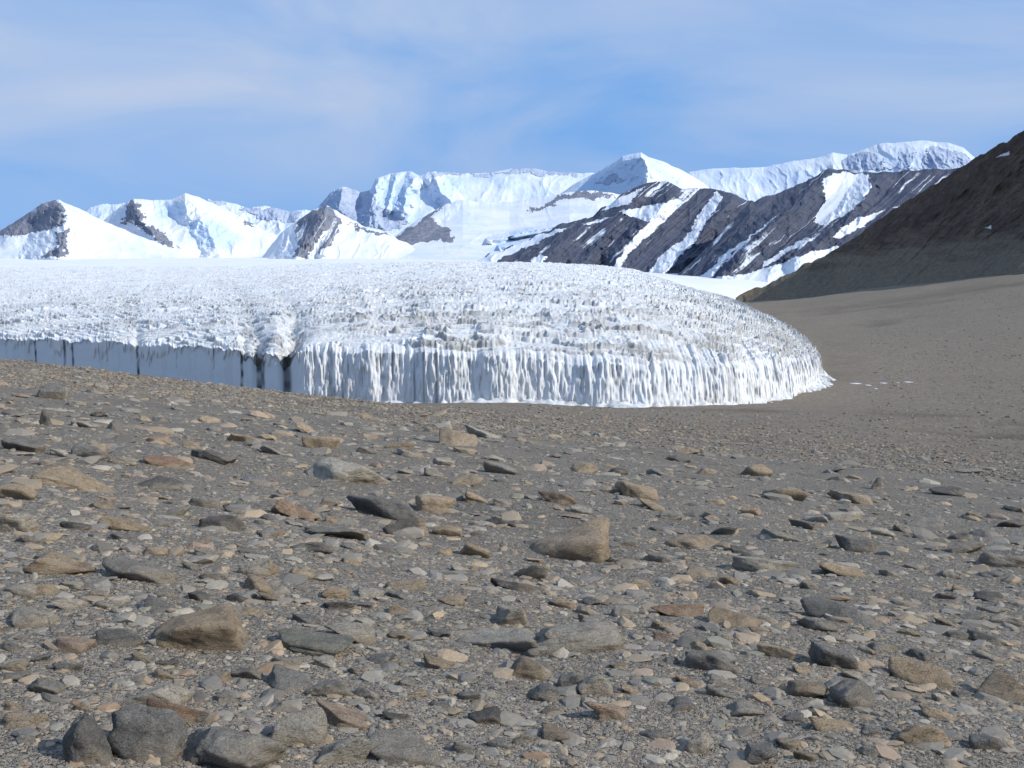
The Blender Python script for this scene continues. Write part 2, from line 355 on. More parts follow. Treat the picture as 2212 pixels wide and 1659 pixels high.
V[..., 2] += 4*fbm(V[..., 0]/300, V[..., 1]/300, 4, 30)*ss(1700, 2500, RRr)
tag(grid('snowfield', V, M_SNOW), 'smooth snow plain behind the glacier at the foot of the mountains', 'snowfield', kind='structure')
# ------------------------------------------------------------------ mountains
def inpoly(px, py, poly):
    ins = np.zeros(px.shape, bool); n = len(poly)
    for i in range(n):
        x1, y1 = poly[i]; x2, y2 = poly[(i+1) % n]
        if y1 == y2: continue
        c = ((y1 > py) != (y2 > py)) & (px < (x2-x1)*(py-y1)/(y2-y1)+x1); ins ^= c
    return ins
def segdist(px, py, line):
    best = np.full(px.shape, 1e9)
    for (x1, y1), (x2, y2) in zip(line[:-1], line[1:]):
        L = (x2-x1)**2+(y2-y1)**2+1e-9; k = np.clip(((px-x1)*(x2-x1)+(py-y1)*(y2-y1))/L, 0, 1)
        best = np.minimum(best, np.hypot(px-x1-k*(x2-x1), py-y1-k*(y2-y1)))
    return best
def il(x, pts): return np.interp(x, [p[0] for p in pts], [p[1] for p in pts])
def mountain(name, label, ridge, base, rr, rb, mat, cols=700, rows=200, rock=(), snow=(), spurs=(), rockbase=0., amp=90, sc=(50, 60), shear=0., jag=2.5, seed=0, back=500, jit=9, extra=None, noiserock=0., gain=.42, thin=0., prof=1., ice=(), tf=2.6):
    px = np.linspace(ridge[0][0], ridge[-1][0], cols); ry = il(px, ridge); by_ = np.maximum(il(px, base), ry+1.5)
    ra = il(px, rr); r0 = il(px, rb); v = np.linspace(0, 1, rows)[:, None]
    PX = np.broadcast_to(px, (rows, cols)).copy(); PY = by_+(ry-by_)*v+jag*fbm(px/22, px*0, 4, seed+1)*v**12; R = r0+(ra-r0)*v**prof
    win = np.clip(4*v*(1-v), 0, 1)**.6
    U = (PX+shear*(PY-500))/sc[0]; Vv = (PY+.12*PX)/sc[1]
    jx = PX+jit*fbm(PX/22, PY/16, 5, seed+4, .65); jy = PY+jit*.8*fbm(PX/22+9, PY/16, 5, seed+5, .65)
    rk = np.full(PX.shape, float(rockbase)); ic = np.zeros(PX.shape)
    for p_ in rock: rk[inpoly(jx, jy, p_)] = 1.
    for p_ in snow: rk[inpoly(jx, jy, p_)] = 0.
    for p_ in ice: ic[inpoly(jx, jy, p_)] = 1.  # these polygons only tint the snow blue
    for _ in range(10): ic = (ic+np.roll(ic, 3, 0)+np.roll(ic, -3, 0)+np.roll(ic, 3, 1)+np.roll(ic, -3, 1))/5
    if noiserock: rk = np.clip(rk+noiserock*ss(.0, .8, ridg(U*2, Vv*2, 4, seed+6)), 0, 1)
    if thin: rk = np.clip(rk-thin*ss(.4, .85, ridg(U*tf+.35*fbm(PX/30, PY/30, 3, seed+12), PY/220, 2, seed+11))*ss(-.4, .5, fbm(PX/70, PY/50, 3, seed+13)), 0, 1)
    n = ridg(U+.4*fbm(PX/40, PY/40, 3, seed+2), Vv, 2, seed+3, gain)+(.12+.5*rk)*ridg(U*3.1, Vv*3.1, 4, seed+9, .55)
    R = R-amp*n*win-ic*.3*amp*ridg(PX/18, PY/9, 3, seed+14)
    for line, wd, am in spurs:
        dj = segdist(PX+6*fbm(PX/14, PY/14, 3, seed+8), PY, line); R = R-am*np.clip(1-dj/wd, 0, 1)*np.clip(win*1.5+.15, 0, 1)
    V = pt(PX, PY, R)
    bk = []
    for k in range(1, 9):
        q = V[-1].copy(); q[:, 1] += back*k/8; q[:, 2] -= back*.75*k/8; bk.append(q)
    V = np.concatenate([V, np.array(bk)], 0)
    ext = lambda a: np.concatenate([a, np.repeat(a[-1:], 8, 0)], 0)
    at = {'rock': ext(rk), 'ice': ext(ic)}
    if extra: at['brown'] = ext(extra(PX, PY))
    o = grid(name, V, mat, at); tag(o, label, 'mountain', kind='structure'); return o
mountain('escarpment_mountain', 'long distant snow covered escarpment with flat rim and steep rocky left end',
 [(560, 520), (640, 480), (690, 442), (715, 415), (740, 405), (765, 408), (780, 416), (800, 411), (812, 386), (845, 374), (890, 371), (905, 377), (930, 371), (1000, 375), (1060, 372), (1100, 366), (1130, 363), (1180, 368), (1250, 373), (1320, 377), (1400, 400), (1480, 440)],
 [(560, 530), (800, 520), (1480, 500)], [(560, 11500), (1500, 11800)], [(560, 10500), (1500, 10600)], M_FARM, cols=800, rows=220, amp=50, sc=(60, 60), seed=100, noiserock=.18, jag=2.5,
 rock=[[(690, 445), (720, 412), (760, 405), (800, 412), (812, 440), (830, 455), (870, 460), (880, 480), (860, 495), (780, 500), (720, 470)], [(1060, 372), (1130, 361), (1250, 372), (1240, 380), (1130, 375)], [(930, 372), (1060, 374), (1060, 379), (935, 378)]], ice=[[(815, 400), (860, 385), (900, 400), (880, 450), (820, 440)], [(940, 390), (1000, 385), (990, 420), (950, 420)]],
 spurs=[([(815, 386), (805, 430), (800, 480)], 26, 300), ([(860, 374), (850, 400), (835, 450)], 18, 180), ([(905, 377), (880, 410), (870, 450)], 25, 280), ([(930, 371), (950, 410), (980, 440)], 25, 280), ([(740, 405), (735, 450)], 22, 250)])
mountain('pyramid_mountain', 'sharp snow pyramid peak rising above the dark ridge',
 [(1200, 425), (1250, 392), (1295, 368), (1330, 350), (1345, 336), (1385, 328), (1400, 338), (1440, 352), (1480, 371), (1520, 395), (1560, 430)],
 [(1200, 440), (1560, 440)], [(1200, 10000), (1560, 10000)], [(1200, 9300), (1560, 9400)], M_FARM, cols=500, rows=160, amp=35, sc=(40, 50), seed=130, noiserock=.12, jag=1.5, ice=[[(1240, 405), (1385, 330), (1395, 380), (1390, 420), (1250, 425)]],  # blue polygon paints the shade of the left face
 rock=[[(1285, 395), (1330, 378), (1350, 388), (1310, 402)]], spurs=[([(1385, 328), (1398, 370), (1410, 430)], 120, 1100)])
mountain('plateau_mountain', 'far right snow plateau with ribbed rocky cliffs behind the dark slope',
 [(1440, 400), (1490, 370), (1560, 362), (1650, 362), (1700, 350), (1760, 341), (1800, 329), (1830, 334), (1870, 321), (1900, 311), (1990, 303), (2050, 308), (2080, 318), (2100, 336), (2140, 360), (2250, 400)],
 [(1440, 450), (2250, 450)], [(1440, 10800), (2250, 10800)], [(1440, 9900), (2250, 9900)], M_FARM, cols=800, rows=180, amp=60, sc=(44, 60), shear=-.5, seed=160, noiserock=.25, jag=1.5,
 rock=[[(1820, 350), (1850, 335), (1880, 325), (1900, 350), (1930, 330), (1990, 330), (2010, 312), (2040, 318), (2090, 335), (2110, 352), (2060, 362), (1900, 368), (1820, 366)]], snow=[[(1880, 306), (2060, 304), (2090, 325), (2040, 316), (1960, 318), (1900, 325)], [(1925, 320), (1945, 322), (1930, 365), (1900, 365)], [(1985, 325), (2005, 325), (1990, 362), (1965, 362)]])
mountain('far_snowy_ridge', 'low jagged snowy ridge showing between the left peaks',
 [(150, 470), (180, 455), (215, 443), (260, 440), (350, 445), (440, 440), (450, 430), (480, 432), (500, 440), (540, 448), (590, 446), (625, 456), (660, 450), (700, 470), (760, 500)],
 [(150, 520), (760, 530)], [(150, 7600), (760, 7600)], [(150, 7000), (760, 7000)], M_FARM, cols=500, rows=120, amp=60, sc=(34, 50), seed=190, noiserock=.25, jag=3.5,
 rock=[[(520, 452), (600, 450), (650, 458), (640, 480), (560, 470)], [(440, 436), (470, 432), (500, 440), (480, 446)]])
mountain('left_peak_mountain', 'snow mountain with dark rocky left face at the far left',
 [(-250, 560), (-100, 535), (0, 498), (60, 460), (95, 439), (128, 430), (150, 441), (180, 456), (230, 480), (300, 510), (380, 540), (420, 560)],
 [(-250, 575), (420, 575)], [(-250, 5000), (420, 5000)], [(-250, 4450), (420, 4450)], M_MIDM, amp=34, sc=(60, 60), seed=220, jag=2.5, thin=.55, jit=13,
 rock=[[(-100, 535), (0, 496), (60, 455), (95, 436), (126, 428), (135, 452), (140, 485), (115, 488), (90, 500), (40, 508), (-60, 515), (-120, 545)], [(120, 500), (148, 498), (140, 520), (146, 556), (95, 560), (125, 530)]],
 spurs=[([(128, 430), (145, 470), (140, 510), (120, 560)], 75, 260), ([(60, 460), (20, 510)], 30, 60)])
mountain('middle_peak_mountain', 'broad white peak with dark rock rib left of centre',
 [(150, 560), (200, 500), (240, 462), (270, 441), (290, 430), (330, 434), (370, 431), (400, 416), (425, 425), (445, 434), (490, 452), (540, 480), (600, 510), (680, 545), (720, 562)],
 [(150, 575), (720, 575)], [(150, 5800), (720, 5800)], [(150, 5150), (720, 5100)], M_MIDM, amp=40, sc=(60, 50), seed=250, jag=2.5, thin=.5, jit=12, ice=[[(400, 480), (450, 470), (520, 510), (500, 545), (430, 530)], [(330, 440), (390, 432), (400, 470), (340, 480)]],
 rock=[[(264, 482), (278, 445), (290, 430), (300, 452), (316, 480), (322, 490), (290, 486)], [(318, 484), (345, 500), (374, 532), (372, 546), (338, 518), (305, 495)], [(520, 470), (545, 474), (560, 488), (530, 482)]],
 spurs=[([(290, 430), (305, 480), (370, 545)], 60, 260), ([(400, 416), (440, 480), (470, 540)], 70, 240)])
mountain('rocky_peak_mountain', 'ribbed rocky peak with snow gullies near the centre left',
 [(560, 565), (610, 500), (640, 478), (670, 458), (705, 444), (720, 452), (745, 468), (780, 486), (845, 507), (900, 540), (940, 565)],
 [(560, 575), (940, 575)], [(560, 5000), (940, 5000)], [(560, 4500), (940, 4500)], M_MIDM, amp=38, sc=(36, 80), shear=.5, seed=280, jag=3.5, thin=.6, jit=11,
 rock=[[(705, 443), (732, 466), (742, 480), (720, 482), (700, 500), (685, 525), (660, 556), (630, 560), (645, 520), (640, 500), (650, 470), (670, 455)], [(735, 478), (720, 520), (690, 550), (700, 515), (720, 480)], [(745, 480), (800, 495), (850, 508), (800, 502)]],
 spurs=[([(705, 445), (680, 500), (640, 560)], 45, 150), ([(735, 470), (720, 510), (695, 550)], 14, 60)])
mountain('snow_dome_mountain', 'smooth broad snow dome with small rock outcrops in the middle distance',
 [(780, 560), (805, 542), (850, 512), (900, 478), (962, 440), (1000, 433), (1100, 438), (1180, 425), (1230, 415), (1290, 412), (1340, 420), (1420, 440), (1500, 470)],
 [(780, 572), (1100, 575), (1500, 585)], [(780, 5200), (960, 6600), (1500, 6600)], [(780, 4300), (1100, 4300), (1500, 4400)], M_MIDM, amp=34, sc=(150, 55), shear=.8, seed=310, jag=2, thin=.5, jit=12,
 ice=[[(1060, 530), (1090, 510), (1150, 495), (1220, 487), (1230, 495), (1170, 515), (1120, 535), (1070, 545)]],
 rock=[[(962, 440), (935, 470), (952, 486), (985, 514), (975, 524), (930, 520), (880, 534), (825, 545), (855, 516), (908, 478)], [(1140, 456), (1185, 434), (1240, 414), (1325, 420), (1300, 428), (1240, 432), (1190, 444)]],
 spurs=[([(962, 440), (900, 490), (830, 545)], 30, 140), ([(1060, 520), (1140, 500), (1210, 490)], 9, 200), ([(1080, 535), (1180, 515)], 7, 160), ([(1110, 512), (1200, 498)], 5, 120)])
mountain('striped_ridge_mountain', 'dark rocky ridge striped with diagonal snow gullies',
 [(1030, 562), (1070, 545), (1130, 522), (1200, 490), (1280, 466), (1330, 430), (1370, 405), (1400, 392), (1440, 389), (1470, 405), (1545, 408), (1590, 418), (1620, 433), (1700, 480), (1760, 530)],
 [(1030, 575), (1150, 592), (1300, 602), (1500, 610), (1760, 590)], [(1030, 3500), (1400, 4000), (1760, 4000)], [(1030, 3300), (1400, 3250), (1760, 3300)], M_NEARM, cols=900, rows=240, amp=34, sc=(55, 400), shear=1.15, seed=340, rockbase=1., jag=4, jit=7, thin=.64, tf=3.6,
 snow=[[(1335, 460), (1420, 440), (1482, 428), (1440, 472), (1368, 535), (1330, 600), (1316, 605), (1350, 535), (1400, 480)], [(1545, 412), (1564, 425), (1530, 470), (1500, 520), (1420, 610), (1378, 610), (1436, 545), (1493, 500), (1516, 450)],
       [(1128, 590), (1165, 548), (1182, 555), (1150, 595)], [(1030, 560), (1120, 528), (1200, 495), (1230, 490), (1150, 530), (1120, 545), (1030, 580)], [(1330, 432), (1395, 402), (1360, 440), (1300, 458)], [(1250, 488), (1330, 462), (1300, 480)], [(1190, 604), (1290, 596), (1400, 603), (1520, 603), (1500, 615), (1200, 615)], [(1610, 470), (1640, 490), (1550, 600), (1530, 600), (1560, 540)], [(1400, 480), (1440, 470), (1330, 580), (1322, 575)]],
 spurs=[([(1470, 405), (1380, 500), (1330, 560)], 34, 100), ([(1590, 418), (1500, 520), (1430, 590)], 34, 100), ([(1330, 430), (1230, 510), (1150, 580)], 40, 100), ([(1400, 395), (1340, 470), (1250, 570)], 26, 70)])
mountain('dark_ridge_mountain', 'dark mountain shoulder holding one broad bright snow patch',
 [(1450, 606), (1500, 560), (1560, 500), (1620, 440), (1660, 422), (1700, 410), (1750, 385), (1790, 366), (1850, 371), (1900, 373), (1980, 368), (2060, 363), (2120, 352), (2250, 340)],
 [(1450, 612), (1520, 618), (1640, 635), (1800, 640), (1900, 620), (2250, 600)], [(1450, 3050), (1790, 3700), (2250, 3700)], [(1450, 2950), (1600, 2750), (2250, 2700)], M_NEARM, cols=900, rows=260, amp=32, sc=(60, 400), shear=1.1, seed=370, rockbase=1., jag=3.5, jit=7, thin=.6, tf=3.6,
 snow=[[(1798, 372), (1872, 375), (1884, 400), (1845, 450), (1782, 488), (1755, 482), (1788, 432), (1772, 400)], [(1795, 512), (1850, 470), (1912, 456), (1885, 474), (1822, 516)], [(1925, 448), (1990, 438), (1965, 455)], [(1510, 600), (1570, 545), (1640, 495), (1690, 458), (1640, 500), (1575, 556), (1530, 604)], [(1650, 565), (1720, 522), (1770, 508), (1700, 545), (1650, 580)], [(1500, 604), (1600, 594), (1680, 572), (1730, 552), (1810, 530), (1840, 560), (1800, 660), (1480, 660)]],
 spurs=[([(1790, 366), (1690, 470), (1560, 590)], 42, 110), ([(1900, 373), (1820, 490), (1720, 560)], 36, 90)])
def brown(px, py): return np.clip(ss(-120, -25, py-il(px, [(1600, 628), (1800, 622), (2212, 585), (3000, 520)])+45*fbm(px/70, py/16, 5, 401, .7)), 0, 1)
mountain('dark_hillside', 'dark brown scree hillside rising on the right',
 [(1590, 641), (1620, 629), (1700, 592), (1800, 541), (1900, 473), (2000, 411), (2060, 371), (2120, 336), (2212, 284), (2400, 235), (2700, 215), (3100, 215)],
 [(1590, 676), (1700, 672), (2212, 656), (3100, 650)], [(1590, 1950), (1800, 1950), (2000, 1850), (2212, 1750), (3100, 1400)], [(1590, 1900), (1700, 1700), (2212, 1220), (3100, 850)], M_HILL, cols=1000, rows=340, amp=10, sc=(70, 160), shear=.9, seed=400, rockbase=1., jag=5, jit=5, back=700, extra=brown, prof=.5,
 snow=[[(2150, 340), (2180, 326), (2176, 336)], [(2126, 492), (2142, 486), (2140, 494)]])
# ------------------------------------------------------------------ snow patches on the plain
for i, (px, py, w) in enumerate([(1850, 829, 18), (1876, 832, 11), (1908, 828, 12), (1892, 840, 8), (1940, 827, 7), (1963, 826, 15)]):
    P, r = hit(px, py); wm = w/F*r; th = np.linspace(0, 2*math.pi, 37); rad = np.linspace(0, 1, 8)[:, None]
    rr_ = rad*(wm/2)*(1+.7*fbm(np.cos(th)*2+i*9, np.sin(th)*2, 3, 500+i))
    x = P[0]+rr_*np.cos(th); y = P[1]+rr_*np.sin(th)*2.
    V = np.stack([x, y, zg(x, y)+.16*(1-rad**2)-.05+0*x], -1)
    tag(grid('snow_patch', V, M_SNOW), 'small white snow patch lying on the gravel right of the glacier tip', 'snow patch', 'snow patches beside the glacier tip', 'structure')
# ------------------------------------------------------------------ rocks
def ico(n):
    bm = bmesh.new(); bmesh.ops.create_icosphere(bm, subdivisions=n, radius=1); bm.verts.index_update()
    v = np.array([q.co[:] for q in bm.verts]); f = np.array([[q.index for q in fc.verts] for fc in bm.faces]); bm.free(); return v, f
ICO = {n: ico(n) for n in (1, 2, 3, 4, 5)}
def rock_pts(n, seed, planes=11, p=14, rough=.05, warp=0.):
    rs = np.random.RandomState(seed); u = ICO[n][0]
    N = rs.normal(size=(planes, 3)); N /= np.linalg.norm(N, axis=1)[:, None]; d = rs.uniform(.38, .85, planes)
    ax = np.array([[1, 0, 0], [-1, 0, 0], [0, 1, 0], [0, -1, 0], [0, 0, 1], [0, 0, -1.]])+rs.normal(0, .3, (6, 3)); ax /= np.linalg.norm(ax, axis=1)[:, None]
    N = np.concatenate([N, ax]); d = np.concatenate([d, rs.uniform(.6, .9, 6)])
    s = np.sum((np.maximum(u@N.T, 0)/d)**p, axis=1)
    v = u*(s**(-1/p))[:, None]
    if warp: v = v*(1+warp*fbm3(v*1.2+seed % 89, 2, seed % 777))[:, None]
    if rough: v = v*(1+rough*fbm3(v*2.6+seed % 97, 4, seed % 1000))[:, None]
    mn, mx = v.min(0), v.max(0); return (v-(mn+mx)/2)/(mx-mn)
COLS = dict(grey=(.25, .235, .212), blue=(.185, .182, .175), tan=(.335, .268, .192), pale=(.375, .345, .295), dark=(.12, .115, .11), rust=(.26, .185, .132), pink=(.34, .262, .205), brown=(.28, .232, .178), green=(.20, .20, .172), granite=(.34, .32, .283), charcoal=(.19, .185, .175))
PM = {5: 4, 6: 5, 7: 6, 8: 8, 9: 10, 10: 13, 12: 17, 14: 22, 16: 30, 18: 40, 22: 50}
def make_rock(px, py, w, h, colour, seed, n, planes=11, p=14, depth=.75, tilt=0., second=None, sink=.4, rough=.075):
    P, r = hit(px, py+h*.42); wm = w/F*r*1.08; hm = max(h/F*r*.8, wm*.14); dm = wm*depth
    v = rock_pts(n, seed, planes, PM[p], rough, .14)
    hm_full = hm/(1-sink); v = v*np.array([wm, dm, hm_full])
    ct, st_ = math.cos(tilt), math.sin(tilt); v = np.stack([v[:, 0]*ct+v[:, 2]*st_, v[:, 1], -v[:, 0]*st_+v[:, 2]*ct], 1)
    v[:, 2] += hm_full*(.5-sink)
    cx_, cy_ = float(P[0]), float(P[1])+dm*.42; cz = float(zg(cx_, cy_))
    v[:, 2] += (zg(cx_+v[:, 0], cy_+v[:, 1])-cz)*.9
    c = np.array(COLS[colour])[None]*(1+.2*fbm3(v*5/wm+seed, 3, 3))[:, None]*np.random.RandomState(seed).uniform(.88, 1.12)
    if second:
        k = ss(.1, .4, v[:, 0]/wm+.25*fbm3(v*4/wm, 3, 5))[:, None]; c = c*(1-k)+np.array(COLS[second])[None]*k
    dust = (1-ss(.0, .4, v[:, 2]/hm+.2*fbm3(v*6/wm, 2, 7)))[:, None]*.6; c = c*(1-dust)+np.array((.26, .222, .175))[None]*dust
    o = raw_mesh('rock', v, ICO[n][1], 3, M_STONE, {'col': np.clip(c, .02, .8)})
    o.location = (cx_, cy_, cz); return o
HERO = [
 (1232, 1165, 188, 108, 'brown', 'tan', 'largest rounded brown boulder with its sunlit right end painted tan, centre of the gravel slope', 1, 6, 0.),  # tan side puts the sunlight from the right into the colour
 (435, 1375, 224, 82, 'tan', 'tan', 'big tan wedge shaped boulder in the left foreground', 4, 10, .08),
 (1240, 1390, 235, 66, 'granite', None, 'long pale grey blocky boulder with cracked face, lower centre', 2, 9, -.1),
 (1070, 1398, 230, 32, 'granite', None, 'low flat grey rock tailing off left from the long pale grey boulder', 4, 10, 0.),
 (188, 1612, 122, 108, 'charcoal', None, 'dark rough round boulder, leftmost of the cluster in the bottom left corner', 1, 5, 0.),
 (302, 1595, 146, 116, 'charcoal', None, 'dark rounded boulder in the middle of the bottom left cluster', 1, 5, 0.),
 (460, 1628, 250, 92, 'grey', None, 'broad speckled grey boulder, right end of the bottom left cluster', 2, 6, .08),
 (318, 1508, 140, 50, 'pale', None, 'pale tan capped rock behind the dark bottom left cluster', 5, 10, 0.),
 (375, 1545, 135, 56, 'rust', 'dark', 'rust brown broken rock just above the broad grey boulder at bottom left', 7, 14, .05),
 (636, 1582, 112, 80, 'granite', 'pale', 'rounded light grey boulder at the bottom, right of the dark cluster', 4, 7, 0.),
 (735, 1556, 122, 34, 'pink', None, 'flat pinkish slab near the bottom edge, left of centre', 6, 12, .12),
 (738, 1628, 112, 66, 'granite', None, 'light grey lumpy rock at the bottom edge below the pink slab', 6, 9, 0.),
 (875, 1630, 180, 50, 'grey', None, 'low wide grey rock at the bottom edge left of centre', 5, 8, .05),
 (1515, 1610, 66, 48, 'pale', None, 'small almost white rock at the bottom edge right of centre', 8, 12, 0.),
 (1640, 1638, 84, 46, 'blue', None, 'bluish grey rock at the bottom edge right of the white one', 8, 14, 0.),
 (1325, 1542, 132, 50, 'pink', None, 'angular salmon pink slab low in the centre', 7, 14, .1),
 (1858, 1508, 92, 62, 'grey', None, 'rounded grey rock in the lower right, left of the orange slab', 4, 7, 0.),
 (2000, 1462, 120, 50, 'tan', None, 'flat oval orange tan slab in the lower right', 3, 7, .08),
 (2178, 1490, 90, 66, 'brown', 'tan', 'brown boulder cut by the right edge of the picture', 5, 9, 0.),
 (1545, 1436, 112, 44, 'grey', None, 'grey ridge backed stone in the lower right centre', 7, 12, .05),
 (1145, 1445, 100, 58, 'brown', 'pale', 'tan grey rounded stone just below the long pale grey boulder', 6, 8, 0.),
 (1868, 1335, 215, 36, 'blue', None, 'long dark grey narrow slab sloping down to the right', 5, 8, .09),
 (1775, 1352, 78, 30, 'grey', None, 'smooth rounded grey stone under the long dark slab', 4, 7, 0.),
 (755, 1372, 125, 48, 'pale', None, 'pale grey wedge low in the gravel left of centre', 6, 10, .22),
 (745, 1020, 180, 56, 'granite', None, 'big pale grey wedge rock on the upper left slope', 5, 10, .14),
 (158, 1036, 155, 48, 'tan', None, 'orange tan slab on the upper left slope', 6, 12, .08),
 (820, 1098, 170, 52, 'blue', None, 'low dark grey mound of rock above the centre', 3, 7, 0.),
 (938, 1092, 86, 42, 'tan', None, 'tan rounded rock touching the dark grey mound', 4, 8, 0.),
 (875, 1138, 92, 48, 'dark', 'tan', 'stone with dark left face and tan right side below the dark mound', 7, 14, 0.),
 (630, 1104, 110, 34, 'rust', None, 'brown angular slab tilted right on the left centre slope', 6, 14, .25),
 (716, 1151, 140, 24, 'green', None, 'thin flat green grey slab left of centre', 6, 10, 0.),
 (1380, 1058, 90, 44, 'tan', None, 'tan wedge rock in the upper centre right', 6, 10, .3),
 (1205, 1076, 78, 28, 'rust', None, 'orange brown stone in the upper centre', 8, 12, 0.),
 (552, 1226, 78, 44, 'granite', 'tan', 'rounded light stone standing alone left of centre', 4, 7, 0.),
 (1148, 1232, 72, 54, 'pale', None, 'angular whitish stone just below the largest boulder', 8, 16, .1),
 (1025, 1190, 66, 32, 'tan', None, 'small tan stone left of the largest boulder', 7, 10, .1),
 (1118, 1266, 115, 26, 'dark', None, 'thin dark slab below the whitish stone in the centre', 6, 12, .08),
 (88, 1222, 155, 42, 'tan', 'rust', 'flat reddish tan slab near the left edge', 4, 9, .05),
 (14, 1128, 84, 52, 'pale', None, 'pale tan rock cut by the left edge of the picture', 6, 10, .15),
 (285, 1238, 148, 38, 'grey', None, 'wide flat grey slab left of the middle', 6, 10, .1),
 (1100, 1334, 80, 50, 'pale', None, 'pyramid shaped tan grey stone above the long pale boulder', 5, 14, 0.),
 (1660, 1220, 130, 40, 'granite', None, 'light grey slab sloping right in the right middle', 6, 10, .2),
 (1860, 1178, 84, 36, 'blue', None, 'dark grey pointed stone in the right middle', 8, 14, .1),
 (1896, 1046, 32, 30, 'dark', None, 'small upright dark triangular stone on the upper right gravel', 6, 18, 0.),
 (2055, 1063, 64, 22, 'dark', None, 'low dark stone on the upper right gravel', 5, 9, 0.),
 (108, 846, 58, 38, 'blue', None, 'dark pointed rock on the left skyline of the slope', 6, 16, 0.),
 (96, 903, 24, 38, 'dark', None, 'narrow dark stone standing upright near the left edge', 6, 16, 0.),
 (988, 945, 80, 44, 'brown', None, 'brown boulder on the far edge of the stony slope', 8, 10, 0.),
 (1046, 935, 88, 26, 'granite', None, 'light flat rock behind the brown boulder on the far edge', 8, 12, .1),
 (622, 1480, 110, 40, 'blue', None, 'dark grey slab in the lower left centre', 6, 10, .08),
 (708, 1490, 92, 44, 'grey', None, 'grey block touching the dark slab in the lower left centre', 6, 12, .1),
 (1600, 1342, 125, 32, 'tan', None, 'tan flat slab in the lower right centre', 6, 10, .1),
 (1682, 1412, 76, 30, 'tan', None, 'small tan slab left of the rounded grey stone at lower right', 6, 10, 0.),
 (1500, 1176, 145, 28, 'brown', None, 'long low brownish slab right of the largest boulder', 6, 9, 0.),
 (1692, 1160, 74, 24, 'green', None, 'flat green grey stone in the right middle', 6, 10, 0.),
 (1290, 1480, 82, 54, 'pale', None, 'whitish rounded stone above the salmon pink slab', 5, 8, 0.),
 (1232, 1472, 54, 44, 'grey', None, 'small dark knobbly stone left of the whitish one in the lower centre', 8, 8, 0.),
 (1185, 1504, 84, 36, 'blue', None, 'blue grey speckled stone low in the centre', 5, 7, 0.),
 (360, 1003, 92, 22, 'rust', None, 'dark reddish brown slab on the upper left slope', 7, 12, 0.),
 (62, 1346, 108, 34, 'pale', None, 'pale flat rock near the left edge of the lower slope', 7, 9, .15),
 (668, 1402, 160, 32, 'green', None, 'low grey green slab right of the tan wedge boulder', 5, 7, 0.),
 (1470, 1318, 115, 34, 'rust', None, 'dark rusty slab right of the pyramid shaped stone', 6, 12, .1),
 (1625, 1105, 46, 22, 'tan', None, 'little tan stone on the right middle gravel', 7, 10, 0.),
 (450, 985, 95, 22, 'dark', None, 'flat dark slab on the upper left slope', 6, 10, 0.),
 (45, 965, 72, 26, 'blue', None, 'blue grey rock by the left edge below the skyline', 7, 10, 0.),
]
spots = []
for i, (px, py, w, h, ca, cb, lab, pl_, p_, ti) in enumerate(HERO):
    o = make_rock(px, py, w, h, ca, 1003+i*7, 5 if w > 70 else 4, pl_, p_, .9 if h > 60 else .75, ti, cb, rough=.12 if i in (4, 5, 6) else .075)
    cat = 'boulder' if w > 150 else 'rock'
    if cat == 'boulder': o.name = 'boulder'
    tag(o, lab, cat); spots.append((px, py, w, h))
zone_names = [(740, 'left'), (1480, 'middle'), (9999, 'right')]
band = [(1080, 'upper'), (1330, 'central'), (9999, 'lower')]
kinds = [('grey', 'grey', .28), ('blue', 'dark grey', .2), ('tan', 'tan', .16), ('pale', 'pale', .13), ('dark', 'blackish', .06), ('brown', 'brown', .15), ('pink', 'pinkish', .02)]
cnt = 0; tries = 0
while cnt < 233 and tries < 9000:
    tries += 1
    py = random.uniform(800, 1640); px = random.uniform(10, 2200)
    lim = 790+max(0, px)*.12 if px < 1100 else 930+(px-1100)*.06
    if py < lim+15: continue
    if px > 1100 and py < 1100 and random.random() < .6: continue
    if px > 740 and random.random() < .15: continue
    w = 40*random.random()**(-.42)
    if w > 115: w = random.uniform(48, 105)
    if py < 950: w *= .75
    h = w*random.uniform(.25, .45)
    if any(abs(px-a) < (w+c)*.48 and abs(py-b) < (h+d)*.5 for a, b, c, d in spots): continue
    kk = random.choices(kinds, [k[2] for k in kinds])[0]
    o = make_rock(px, py, w, h, kk[0], 5000+tries, 4, random.randint(3, 8), random.choice([8, 10, 12, 14]), random.uniform(.6, 1.), random.uniform(-.18, .25))
    zn = [z for b, z in zone_names if px < b][0]; bn = [z for b, z in band if py < b][0]
    o.name = 'stone'
    tag(o, f'small {kk[1]} stone scattered on the {bn} {zn} part of the gravel slope', 'stone', f'small {kk[1]} stones on the {bn} {zn} gravel slope')
    spots.append((px, py, w, h)); cnt += 1
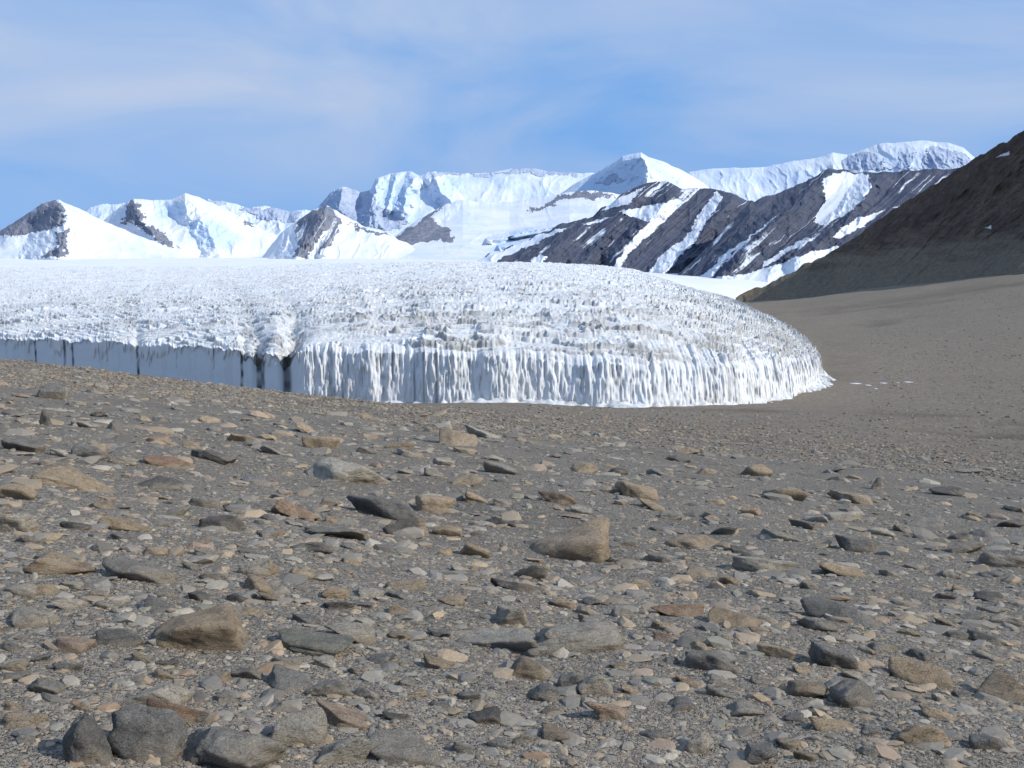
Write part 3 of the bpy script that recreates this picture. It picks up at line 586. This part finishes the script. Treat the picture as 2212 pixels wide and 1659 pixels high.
# ------------------------------------------------------------------ loose stones: nobody could count them
pc = np.array([COLS[k] for k in ('grey', 'blue', 'tan', 'pale', 'dark', 'brown', 'pink', 'granite', 'rust', 'green')]); pw = np.array([.29, .16, .09, .03, .08, .21, .015, .05, .03, .035]); pw /= pw.sum()
mean = np.array((.25, .225, .185))
def scatter(name, label, N, lvl, lo, hi, ex, rmin, rmax, seed, far=False, cap=.6):
    rs = np.random.RandomState(seed); r = 1/rs.uniform(1/rmax, 1/rmin, N); az = np.radians(rs.uniform(-33, 33, N))
    px = CX+F*np.tan(az)
    if far:
        k = (r < 335) | (px > 1880) | ((px < 560) & (r < 370)); r, az, px = r[k], az[k], px[k]; N = len(r)
    s = lo*rs.uniform(0, 1, N)**(-1/ex); s = np.where(s > hi, rs.uniform(lo, hi, N), s)
    if not far: s = s*(1-.3*ss(1200, 1900, px)*ss(20, 50, r))*(1-.4*ss(60, 130, r))
    w = np.clip(s*r/1098., .007, cap)
    x = r*np.sin(az); y = r*np.cos(az); z = zg(x, y)
    shapes = [rock_pts(lvl, 9000+k, 4+k % 4, 20, .06) for k in range(24)]; nv = len(ICO[lvl][0]); f = ICO[lvl][1]
    S = np.array(shapes)[rs.randint(0, 24, N)]
    sc = np.stack([w, w*rs.uniform(.5, 1, N), w*rs.uniform(.16, .5, N)*(1.5 if far else 1)], -1)[:, None, :]
    V = S*sc; a = rs.uniform(0, 6.28, N)[:, None]; tl = rs.uniform(-.25, .25, N)[:, None]
    X1 = V[..., 0]*np.cos(tl)+V[..., 2]*np.sin(tl); Z1 = -V[..., 0]*np.sin(tl)+V[..., 2]*np.cos(tl); Y1 = V[..., 1]
    V = np.stack([x[:, None]+X1*np.cos(a)-Y1*np.sin(a), y[:, None]+X1*np.sin(a)+Y1*np.cos(a), z[:, None]+Z1+sc[..., 2]*.0], -1)
    col = (pc[rs.choice(len(pc), N, p=pw)]*.8+mean*.2)*rs.uniform(.8, 1.1, (N, 1))*(.88 if far else 1); col = np.repeat(col, nv, 0)
    Fc = (f[None]+(np.arange(N)*nv)[:, None, None]).reshape(-1, 3)
    o = raw_mesh(name, V.reshape(-1, 3), Fc, 3, M_PEB, {'col': col}, False)
    tag(o, label, 'gravel', kind='stuff')
scatter('gravel', 'fine brown grey gravel covering the slope', 230000, 1, 1.3, 7, 2.2, 2.6, 170, 1)
scatter('rubble', 'countless small broken stones between the rocks', 19000, 2, 5, 34, 1.9, 2.6, 150, 2, cap=1.)
scatter('distant_stones', 'specks of stone strewn over the valley floor', 130000, 1, 1.1, 6, 2.1, 45, 1200, 3, True, 1.5)
# ------------------------------------------------------------------ light, sky, camera
el = math.radians(33); S = Vector((.92*math.cos(el), -.39*math.cos(el), math.sin(el)))
L = bpy.data.lights.new('sun', 'SUN'); L.energy = 4.4; L.angle = math.radians(.5); L.color = (1, .95, .87)
lo = bpy.data.objects.new('sun', L); lo.rotation_euler = S.to_track_quat('Z', 'Y').to_euler(); C.objects.link(lo)
w = bpy.data.worlds.new('World'); bpy.context.scene.world = w; w.use_nodes = True; T = w.node_tree; N = T.nodes; Lk = T.links
bg = N['Background']; sky = N.new('ShaderNodeTexSky'); sky.sky_type = 'NISHITA'; sky.sun_disc = False
sky.sun_elevation = el; sky.sun_rotation = math.atan2(S.x, S.y); sky.altitude = 300; sky.air_density = 1.; sky.dust_density = .2; sky.ozone_density = 2
tc = N.new('ShaderNodeTexCoord'); mp = N.new('ShaderNodeMapping'); mp.inputs['Location'].default_value = (0, 0, .14)
Lk.new(tc.outputs['Generated'], mp.inputs['Vector']); Lk.new(mp.outputs[0], sky.inputs['Vector'])
def wmix(fac, a, b):
    m = N.new('ShaderNodeMix'); m.data_type = 'RGBA'
    for i, v in ((0, fac), (6, a), (7, b)):
        if hasattr(v, 'links'): Lk.new(v, m.inputs[i])
        else: m.inputs[i].default_value = v
    return m.outputs[2]
m2 = N.new('ShaderNodeMapping'); m2.inputs['Scale'].default_value = (1.2, 1.2, 3.6); m2.inputs['Rotation'].default_value = (0, math.radians(9), 0); m2.inputs['Location'].default_value = (.3, 0, .2)
Lk.new(tc.outputs['Generated'], m2.inputs['Vector'])
nz = N.new('ShaderNodeTexNoise'); nz.inputs['Scale'].default_value = 2.1; nz.inputs['Detail'].default_value = 7; nz.inputs['Roughness'].default_value = .5; nz.inputs['Distortion'].default_value = .7
Lk.new(m2.outputs[0], nz.inputs['Vector'])
rp = N.new('ShaderNodeValToRGB'); rp.color_ramp.elements[0].position = .33; rp.color_ramp.elements[0].color = (0, 0, 0, 1); rp.color_ramp.elements[1].position = .68; rp.color_ramp.elements[1].color = (1, 1, 1, 1)
Lk.new(nz.outputs['Fac'], rp.inputs[0])
sx = N.new('ShaderNodeSeparateXYZ'); Lk.new(tc.outputs['Generated'], sx.inputs[0])
mr = N.new('ShaderNodeMapRange'); mr.inputs['From Min'].default_value = .05; mr.inputs['From Max'].default_value = .15; mr.inputs['To Min'].default_value = .4; mr.inputs['To Max'].default_value = 1.
Lk.new(sx.outputs['Z'], mr.inputs['Value'])
mm = N.new('ShaderNodeMath'); mm.operation = 'MULTIPLY'; Lk.new(rp.outputs[0], mm.inputs[0]); Lk.new(mr.outputs[0], mm.inputs[1])
base = wmix(.85, sky.outputs[0], (1.3, 2.85, 5.7, 1))
res = wmix(mm.outputs[0], base, (3.3, 4.0, 5.35, 1))
Lk.new(res, bg.inputs['Color']); bg.inputs['Strength'].default_value = .15
cam = bpy.data.cameras.new('camera'); co = bpy.data.objects.new('camera', cam); C.objects.link(co)
co.location = (0, 0, CAMZ); co.rotation_euler = (math.pi/2-PITCH, 0, 0); cam.sensor_fit = 'HORIZONTAL'; cam.angle = math.radians(50)
cam.clip_start = .05; cam.clip_end = 40000
sc_ = bpy.context.scene; sc_.camera = co
sc_.view_settings.view_transform = 'Standard'; sc_.view_settings.look = 'None'; sc_.view_settings.exposure = 0
